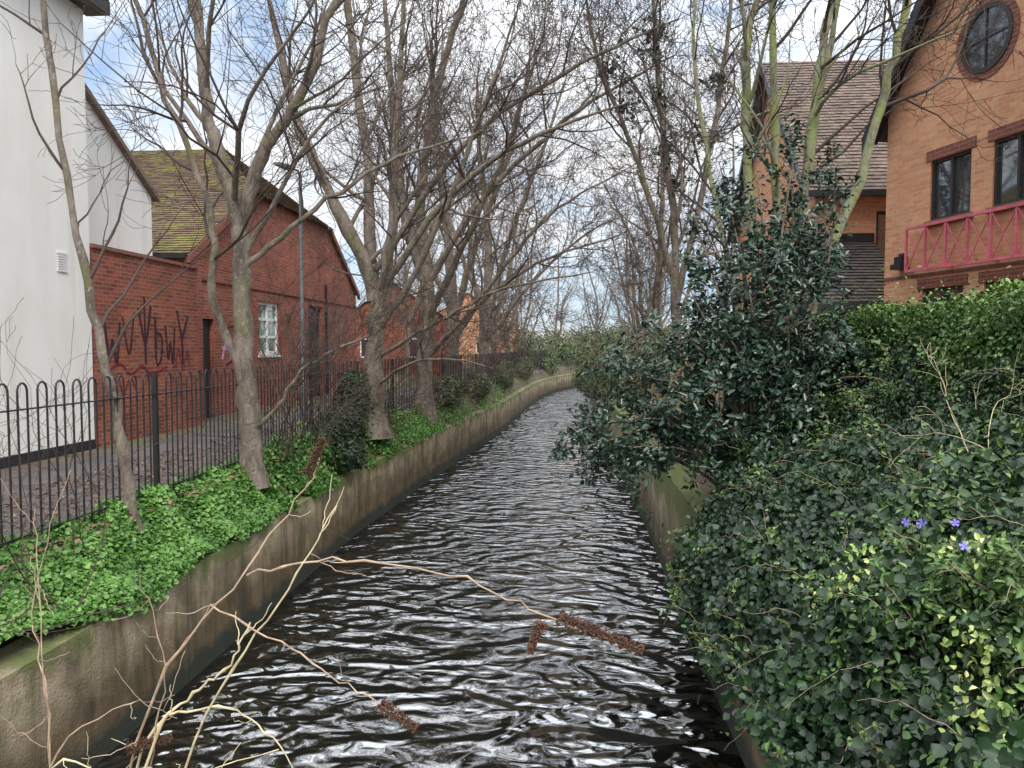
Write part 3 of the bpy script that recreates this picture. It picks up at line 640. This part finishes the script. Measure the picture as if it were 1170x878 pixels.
n=9000; y=R.uniform(3,34,n); P=np.stack([np.interp(y,[p[1] for p in LW],[p[0] for p in LW])-R.uniform(.3,2.6,n),y,np.full(n,G+.02)],1); leaves('leaf_litter',P,np.tile([0,0,1.],(n,1)),.055,L_dead,None,.7,.25)

def blobs(name,cent,nleaf,size,mat,width=.6,spread=.6,shell=.35):
    e=empty(name); P=[];Nn=[];tt=[]; vol=np.array([c[3]*c[4]*c[5] for c in cent])**.67; vol/=vol.sum()
    for c,w in zip(cent,vol):
        k=int(nleaf*w); d=R.normal(0,1,(k,3)); d/=np.linalg.norm(d,axis=1)[:,None]
        rr=1-shell*R.uniform(0,1,k)**1.4; bumpv=1+.38*fnoise(d*2.2,2.2,int(abs(c[0]*97+c[1]*31)))+.2*fnoise(d,7,5)
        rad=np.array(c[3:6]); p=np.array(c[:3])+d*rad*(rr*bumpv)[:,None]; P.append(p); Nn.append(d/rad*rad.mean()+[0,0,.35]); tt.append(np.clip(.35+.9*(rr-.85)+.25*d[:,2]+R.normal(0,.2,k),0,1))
    P=np.concatenate(P);Nn=np.concatenate(Nn);tt=np.concatenate(tt); k=P[:,2]>.03
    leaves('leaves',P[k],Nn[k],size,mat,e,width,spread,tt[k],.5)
    return e,P
def ivy_surface(y,t):
    low=np.interp(y,[2,4.6,6,7,8.0,8.8],[1.3,1.1,.75,.45,.12,.05])
    X=np.interp(t,[0,.12,.25,.38,.55,.72,.86,1],[1.42,1.22,1.28,1.62,2.3,3.0,3.6,3.9])
    Z=np.interp(t,[0,.12,.25,.38,.55,.72,.86,1],[0,.5,1.35,1.9,2.3,2.7,3.15,3.5])
    Z=np.where(t<.25,low+(1.35-low)*(t/.25),Z); return X,Z
OUT=np.array([-.75,-.25,.6])
def bn(P): return np.maximum(fnoise(P,2.2,11)*.75+fnoise(P,6,12)*.35+fnoise(P,13,14)*.2,-.26)
e=empty('ivy_bank'); n=205000
y=1.6+11.9*R.uniform(0,1,n)**1.35; t=R.uniform(0,1,n); X,Z=ivy_surface(y,t); P=np.stack([X,y,Z],1)
edge=fnoise(P,5,15)*.12
ok=~((y>8.9+edge*4)&(t<.42))&(t>.05+edge)&~((y>9.8)&(t<.46))
nz=bn(P); P=P+OUT*(nz*.46+R.uniform(-.12,.05,n)+np.where(R.random(n)<.06,R.exponential(.10,n),0))[:,None]; P=P[ok]; nz=nz[ok]
kind=(fnoise(P,1.9,31)>.12)|(P[:,0]>3.2)&(fnoise(P,3,32)>-.1)
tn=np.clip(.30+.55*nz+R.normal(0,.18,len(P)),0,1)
NN=np.tile([-.65,-.45,.6],(len(P),1))
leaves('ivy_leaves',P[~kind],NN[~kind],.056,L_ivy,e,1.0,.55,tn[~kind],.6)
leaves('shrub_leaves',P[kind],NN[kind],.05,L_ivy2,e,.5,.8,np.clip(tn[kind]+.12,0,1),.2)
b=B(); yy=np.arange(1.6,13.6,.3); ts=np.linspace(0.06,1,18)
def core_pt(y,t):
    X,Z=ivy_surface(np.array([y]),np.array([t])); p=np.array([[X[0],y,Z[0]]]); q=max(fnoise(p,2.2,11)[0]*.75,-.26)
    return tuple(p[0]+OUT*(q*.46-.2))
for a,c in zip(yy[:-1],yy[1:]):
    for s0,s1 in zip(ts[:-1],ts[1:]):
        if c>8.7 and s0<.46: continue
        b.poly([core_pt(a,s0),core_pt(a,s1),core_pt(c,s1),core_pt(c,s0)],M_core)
b.obj('stems',e,True)  # backing surface behind the ivy, painted dark as its shaded depth
def bank_pts(y,t,off):
    X,Z=ivy_surface(y,t); P=np.stack([X,y,Z],1); return P+OUT*(bn(P)*.46+off)[:,None]
T=Tubes(); LP=[];LN=[]
for i in range(320):
    y0=np.array([R.uniform(2.2,11)]); t0_=np.array([R.uniform(.12,.98)])
    if y0[0]>8.4: t0_[0]=R.uniform(.5,.98)
    p=bank_pts(y0,t0_,np.array([0.]))[0]
    d=OUT+R.normal(0,.5,3); d/=np.linalg.norm(d); L=R.uniform(.15,.65)
    q=smoothpath([p,p+d*L*.5,p+d*L+[0,0,-L*.25]],4,.01); T.add(q,np.linspace(.0035,.0013,len(q)),3,0)
    if i%3:
        k=int(L*36); s=R.uniform(.1,1,k); LP.append(p+d*L*s[:,None]+R.normal(0,.018,(k,3))); LN.append(np.tile([-.3,-.5,.6],(k,1)))
e2=empty('bramble_shoots'); link(bpy.data.objects.new('shoots',T.mesh('shoots',[M_drystem])),e2); LP=np.concatenate(LP); leaves('leaves',LP,np.concatenate(LN),.045,L_hedge,e2,.6,.7)
e=empty('clipped_hedge'); n=95000
hx0,hx1,hy0,hy1,hz=3.75,5.3,3.5,13.0,H+.40
f=R.uniform(0,1,n); y=hy0+(hy1-hy0)*R.uniform(0,1,n)**1.2; top=f<.4; far=f>.93
x=np.where(top,R.uniform(hx0,hx1,n),hx0); z=np.where(top,hz,R.uniform(2.2,hz,n))
P=np.stack([x,y,z],1); P[far]=np.stack([R.uniform(hx0,hx1,far.sum()),np.full(far.sum(),hy1),R.uniform(2.4,hz,far.sum())],1)
Nn=np.where(top[:,None],[0,0,1.],[-1.,-.1,.2]); nz=fnoise(P,2.6,21)*.8+fnoise(P,7,22)*.5; P+=Nn*(nz*.16+R.uniform(-.10,.06,n)+np.where(R.random(n)<.09,R.exponential(.08,n),0))[:,None]
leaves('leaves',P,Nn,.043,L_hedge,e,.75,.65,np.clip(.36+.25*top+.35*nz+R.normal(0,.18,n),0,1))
b=B(); b.box(hx0+.16,hx1-.1,hy0+.1,hy1-.1,1.9,hz-.16,M_core); b.obj('stems',e)  # solid box inside the hedge, near-black in place of inner shade
P=[]
for cy,ct,k in ((4.8,.40,60),(4.6,.44,40),(3.6,.46,70),(3.4,.42,50),(5.2,.47,30),(3.0,.5,60),(4.2,.56,40)):
    P.append(bank_pts(cy+R.normal(0,.13,k),np.clip(ct+R.normal(0,.02,k),0,1),R.uniform(.04,.16,k)))
P=np.concatenate(P); leaves('variegated_shrub',P,np.tile([-.5,-.6,.6],(len(P),1)),.042,L_varieg,None,.6,.6)
P=bank_pts(R.uniform(2.5,6,3000),R.uniform(.35,.95,3000),R.uniform(.0,.12,3000)); leaves('periwinkle_leaves',P,np.tile([-.6,-.5,.6],(len(P),1)),.058,L_hedge,None,.42,.6)
c0=bank_pts(np.array([4.95,4.8,5.15,4.0]),np.array([.565,.585,.55,.545]),np.full(4,.14))
b=B()
for c in c0:
    ax=Vector((-.35+random.uniform(-.5,.5),-.8,.3+random.uniform(-.3,.6))).normalized(); uu=ax.cross(Vector((0,0,1))).normalized(); vv=uu.cross(ax)
    C=Vector(c)+ax*.05; g=random.uniform(.62,.85)
    for k in range(5):
        a=k*2*math.pi/5+random.random()*.3; d=(uu*math.cos(a)+vv*math.sin(a))*g; s=(uu*-math.sin(a)+vv*math.cos(a))*g
        b.poly([C,C+d*.016-s*.006+ax*.003,C+d*.036-s*.018+ax*.008,C+d*.042+s*.008+ax*.005,C+d*.018+s*.01+ax*.003],L_flower)
b.obj('periwinkle_flowers')

# laurel hanging over the river
T=Tubes(); P=[];Nn=[]
root=np_([2.2,9.7,1.6])
ends=[(.1,8.9,2.35),(-.15,9.2,2.6),(.5,9.3,2.9),(.9,9.0,3.2),(.9,9.4,3.9),(1.4,9.2,4.3),(1.2,8.8,2.75),(1.6,9.0,3.4),(1.9,9.0,4.7),(2.2,9.3,5.3),(2.6,9.2,5.7),(2.9,9.6,5.2),(3.0,9.3,4.5),(2.5,8.9,3.9),(2.1,8.8,3.2),(3.2,9.1,3.9),(2.7,8.8,3.1),(1.3,9.7,4.9),(3.3,9.8,5.8),(.45,9.4,3.4),(1.9,10,5.9),(1.7,9.3,4.0),(1.3,9.1,3.7),(2.2,9.0,4.4),(.6,8.9,2.4),(.3,8.8,2.05),(2.6,9.3,4.8),(.05,9.3,2.0),(-.3,9.3,2.3),(.8,9.0,2.7),
 (2.4,10.4,6.3),(2.9,10.5,6.5),(3.3,10.5,6.1),(2.0,10.3,5.4),(3.5,10.4,5.4),(1.5,9.9,5.4),(2.3,8.9,2.5)]
for q in ends:
    q=np_(q); mid=(root+q)/2+np_([.15,0,.35])+R.normal(0,.12,3); pth=smoothpath([root,mid,q],6,.01)
    T.add(pth,np.linspace(.03,.006,len(pth)),6,0)
    for s in range(11):
        i=int(R.uniform(.5,1)*(len(pth)-1)); st=pth[i]; dr=R.normal(0,1,3)+np_([-.1,-.2,.1]); dr/=np.linalg.norm(dr); L=R.uniform(.2,.6)
        sp=smoothpath([st,st+dr*L*.5+[0,0,.03],st+dr*L],4,.01); T.add(sp,np.linspace(.006,.002,len(sp)),3,1)
        k=34; tt=R.uniform(.15,1.05,k); base=st+dr*L*tt[:,None]+R.normal(0,.055,(k,3)); P.append(base); Nn.append(np.tile(dr*.3+[-.15,-.25,.7],(k,1)))
e=empty('laurel_tree'); link(bpy.data.objects.new('branches',T.mesh('branches',[M_bark,M_twig])),e)
P=np.concatenate(P);Nn=np.concatenate(Nn); leaves('leaves',P,Nn,.09,L_holly,e,.5,.6)
T=Tubes(); P=[]
for c in [(2.0,17,9.0),(1.8,16.9,9.8),(2.2,17,8.0),(1.1,16.7,8.6),(2.3,17,7.0),(2.9,17,8.0),(3.2,17,9.3),(.8,16.6,9.4),(1.8,17,10.4)]:
    for s in range(9):
        st=np_(c)+R.normal(0,.12,3); dr=R.normal(0,1,3)+[0,-.1,-.1]; dr/=np.linalg.norm(dr); L=R.uniform(.2,.7)
        T.add(smoothpath([st,st+dr*L*.5,st+dr*L],3,.01),np.full(7,.006),3,0)
        k=15; P.append(st+dr*L*R.uniform(.0,1,k)[:,None]+R.normal(0,.05,(k,3)))
e=empty('climbing_ivy'); link(bpy.data.objects.new('shoots',T.mesh('shoots',[M_twig])),e)
P=np.concatenate(P); leaves('leaves',P,np.tile([-.2,-.5,.6],(len(P),1)),.095,L_holly,e,.7,.8)
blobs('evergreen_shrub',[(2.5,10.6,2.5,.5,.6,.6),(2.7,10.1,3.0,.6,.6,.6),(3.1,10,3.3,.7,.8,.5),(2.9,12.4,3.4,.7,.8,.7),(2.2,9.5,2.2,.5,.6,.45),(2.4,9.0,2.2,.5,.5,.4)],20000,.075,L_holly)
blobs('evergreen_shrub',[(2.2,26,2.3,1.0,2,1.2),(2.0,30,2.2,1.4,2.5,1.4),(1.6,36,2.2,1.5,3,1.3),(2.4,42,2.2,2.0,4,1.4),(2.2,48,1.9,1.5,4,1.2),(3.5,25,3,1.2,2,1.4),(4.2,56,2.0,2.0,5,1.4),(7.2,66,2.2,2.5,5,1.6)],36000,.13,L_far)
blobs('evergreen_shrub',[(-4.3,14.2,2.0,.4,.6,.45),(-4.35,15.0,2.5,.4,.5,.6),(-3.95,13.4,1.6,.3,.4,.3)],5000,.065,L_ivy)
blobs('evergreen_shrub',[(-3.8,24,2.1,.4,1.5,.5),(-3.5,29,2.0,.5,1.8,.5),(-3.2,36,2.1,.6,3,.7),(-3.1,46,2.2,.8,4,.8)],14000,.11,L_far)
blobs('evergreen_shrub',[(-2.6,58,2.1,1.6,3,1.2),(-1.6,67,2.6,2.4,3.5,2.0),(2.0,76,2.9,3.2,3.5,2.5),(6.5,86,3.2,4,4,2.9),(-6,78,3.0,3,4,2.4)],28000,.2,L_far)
blobs('distant_trees',[(x,y,2.4+random.random()*1.0,6+random.random()*3,4,3.0+random.random()*2) for x,y in [(-30,120),(-20,135),(-12,150),(-3,175),(5,160),(12,140),(20,130),(30,120),(42,100),(-44,100),(2,150),(-7,165),(9,118),(-13,118)]],36000,.4,L_dist)
def thicket(name,base,n,L,minr,bias=None,mats=None,r=.012,spread=.5,kids=(4,3,3),maxl=3):
    T=Tubes()
    for i in range(n):
        p=np_(base[i%len(base)])+R.normal(0,.12,3)*[1,1,0]; d=R.normal(0,spread,3)+[0,0,1]; d/=np.linalg.norm(d)
        grow(T,p,d,L*R.uniform(.6,1.2),r,1,maxl,kids,minr,.02,.18,bias)
    return link(bpy.data.objects.new(name,T.mesh(name,mats or [M_twig,M_twig])))
thicket('bare_shrub',[(-4.4,y,1.8) for y in (11.4,12.4,13.2,17.5,18.6,22.5,24)],56,2.8,.004,np_([.09,-.02,-.01]),kids=(5,4,3))
thicket('bare_shrub',[(-3.6,y,1.5) for y in (27,30,34,38)]+[(2.0,y,1.8) for y in (22,25,28,33)],44,3.0,.007,mats=[M_twigfar,M_twigfar],kids=(5,4,3))
thicket('bare_shrub',[(2.85,4.9,2.5),(3.0,5.4,2.7)],7,.8,.002,None,[M_palestem,M_palestem],.006)
thicket('bare_shrub',[(-4.2,4.9,1.5),(-4.1,5.6,1.5),(-4.3,6.4,1.7)],14,2.0,.002,None,[M_twig,M_twig],.007)

# ---------------------------------------------------------------- buddleia in the foreground
T=Tubes(); S=Tubes()
def stem(pts,r0,r1,mi=0,twigs=0):
    P=smoothpath(pts,7,.003); n=len(P); rr=np.linspace(r0,r1,n)*.62
    for i in range(3,n,6): rr[i]*=1.5
    T.add(P,rr,7,mi)
    for k in range(twigs):
        i=int(R.uniform(.2,.95)*n); d=R.normal(0,1,3)+[.3,0,.3]; d/=np.linalg.norm(d); L=R.uniform(.05,.16)
        q=smoothpath([P[i],P[i]+d*L*.5,P[i]+d*L+[0,0,.02]],4,.002); T.add(q,np.linspace(r1*.6,.0008,len(q)),4,mi)
    return P
def seedhead(a,c,r=.013):
    a=np_(a);c=np_(c); ax=c-a; L=np.linalg.norm(ax); ax/=L
    for k in range(int(L*5600)):
        t=R.uniform(0,1); rad=r*(1-.5*t)*(1+.4*math.sin(t*60)); o=perp(ax); p=a+ax*L*t+o*rad*R.uniform(.1,1); d=o+ax*.6+R.normal(0,.3,3); d/=np.linalg.norm(d)
        S.add([p,p+d*.002,p+d*.0055],[.0007,.0020,.0004],4)
root=(-1.25,1.7,1.5)
stem([root,(-.98,1.62,2.66),(-.74,1.68,3.04),(-.60,1.75,3.25)],.0065,.0022,0,5)
stem([(-1.05,1.66,2.2),(-.80,1.6,2.74),(-.62,1.62,3.02),(-.52,1.66,3.2)],.0055,.002,1,4)
stem([(-.74,1.68,3.03),(-.52,1.62,3.09),(-.25,1.58,3.07),(-.05,1.55,3.0),(.14,1.52,2.95)],.0042,.002,0,3)
seedhead((-.02,1.55,3.0),(.15,1.52,2.945),.014); seedhead((-.055,1.55,2.99),(-.08,1.55,2.92),.011)
stem([(-.80,1.62,2.98),(-.6,1.58,2.9),(-.45,1.56,2.82),(-.34,1.55,2.77)],.0036,.0017,0,2); seedhead((-.40,1.555,2.80),(-.32,1.55,2.75),.013)
stem([root,(-.95,1.6,2.6),(-.86,1.62,2.76),(-.76,1.6,2.84),(-.70,1.6,2.95)],.0065,.003,1,4)
stem([root,(-1.02,1.66,2.55),(-.85,1.7,2.7),(-.72,1.72,2.64),(-.6,1.7,2.5)],.006,.002,1,3)
stem([root,(-1.25,1.7,2.5),(-1.3,1.75,2.9),(-1.34,1.8,3.15)],.004,.0012,0,6)
stem([root,(-1.12,1.5,2.6),(-.9,1.5,2.62),(-.6,1.5,2.72)],.004,.0015,1,4)
stem([root,(-1.4,1.9,2.5),(-1.5,2.0,2.85),(-1.45,2.1,3.2)],.004,.0012,0,7)
stem([root,(-1.2,1.6,2.5),(-1.0,1.6,2.75),(-.9,1.65,2.7)],.004,.0012,0,5)
stem([root,(-1.1,1.55,2.45),(-.85,1.5,2.66),(-.72,1.48,2.6)],.004,.0012,1,5)
stem([(-.95,1.62,2.6),(-.9,1.6,2.85),(-.95,1.6,3.05)],.003,.001,0,5)
seedhead((-1.0,1.62,2.64),(-.90,1.62,2.67),.012); seedhead((-.62,1.75,3.25),(-.58,1.75,3.34),.012)
e=empty('buddleia_shrub'); link(bpy.data.objects.new('stems',T.mesh('stems',[M_drystem,M_palestem])),e); link(bpy.data.objects.new('seed_heads',S.mesh('seed_heads',[M_seed])),e)

# ---------------------------------------------------------------- sky, sun, camera
w=bpy.data.worlds.new('World'); scn.world=w; w.use_nodes=True; nt=w.node_tree; bg=nt.nodes['Background']
sky=nt.nodes.new('ShaderNodeTexSky'); sky.sky_type='NISHITA'; sky.sun_disc=False; sky.sun_elevation=math.radians(42); sky.sun_rotation=math.radians(160)
tc_=nt.nodes.new('ShaderNodeTexCoord').outputs['Generated']
n1=noise(nt,2.1,8,mapping(nt,(1,1,2.2),tc_),.6,.4)
f=ramp(nt,n1,[(.36,0),(.54,1)])
cl=ramp(nt,noise(nt,4.5,6,mapping(nt,(1,1,2.2),tc_)),[(.3,(5.6,5.95,6.4)),(.7,(7.6,7.7,7.9))])
# overcast sky: the cloud layer brightens towards the zenith
sp=nt.nodes.new('ShaderNodeSeparateXYZ'); nt.links.new(tc_,sp.inputs[0])
mr=nt.nodes.new('ShaderNodeMapRange'); nt.links.new(sp.outputs['Z'],mr.inputs['Value'])
for k,v in (('From Min',.3),('From Max',.95),('To Min',1),('To Max',4.6)): mr.inputs[k].default_value=v
vm=nt.nodes.new('ShaderNodeVectorMath'); vm.operation='SCALE'; nt.links.new(cl,vm.inputs[0]); nt.links.new(mr.outputs[0],vm.inputs['Scale'])
sk=mix(nt,.5,sky.outputs[0],(3.0,4.8,7.6))
c=mix(nt,f,sk,vm.outputs[0]); nt.links.new(c,bg.inputs['Color']); bg.inputs['Strength'].default_value=.15
sd=bpy.data.lights.new('sun','SUN'); sd.energy=2.5; sd.angle=math.radians(12); sd.color=(1,.94,.85)
so=link(bpy.data.objects.new('sun',sd)); so.rotation_euler=(math.radians(48),0,math.radians(20))
cam=bpy.data.cameras.new('camera'); cam.sensor_width=36; cam.lens=26.7; cam.clip_start=.05; cam.clip_end=1500
co=link(bpy.data.objects.new('camera',cam)); co.location=(0,0,H); co.rotation_euler=(math.radians(90-2.9),0,math.radians(4.3)); scn.camera=co
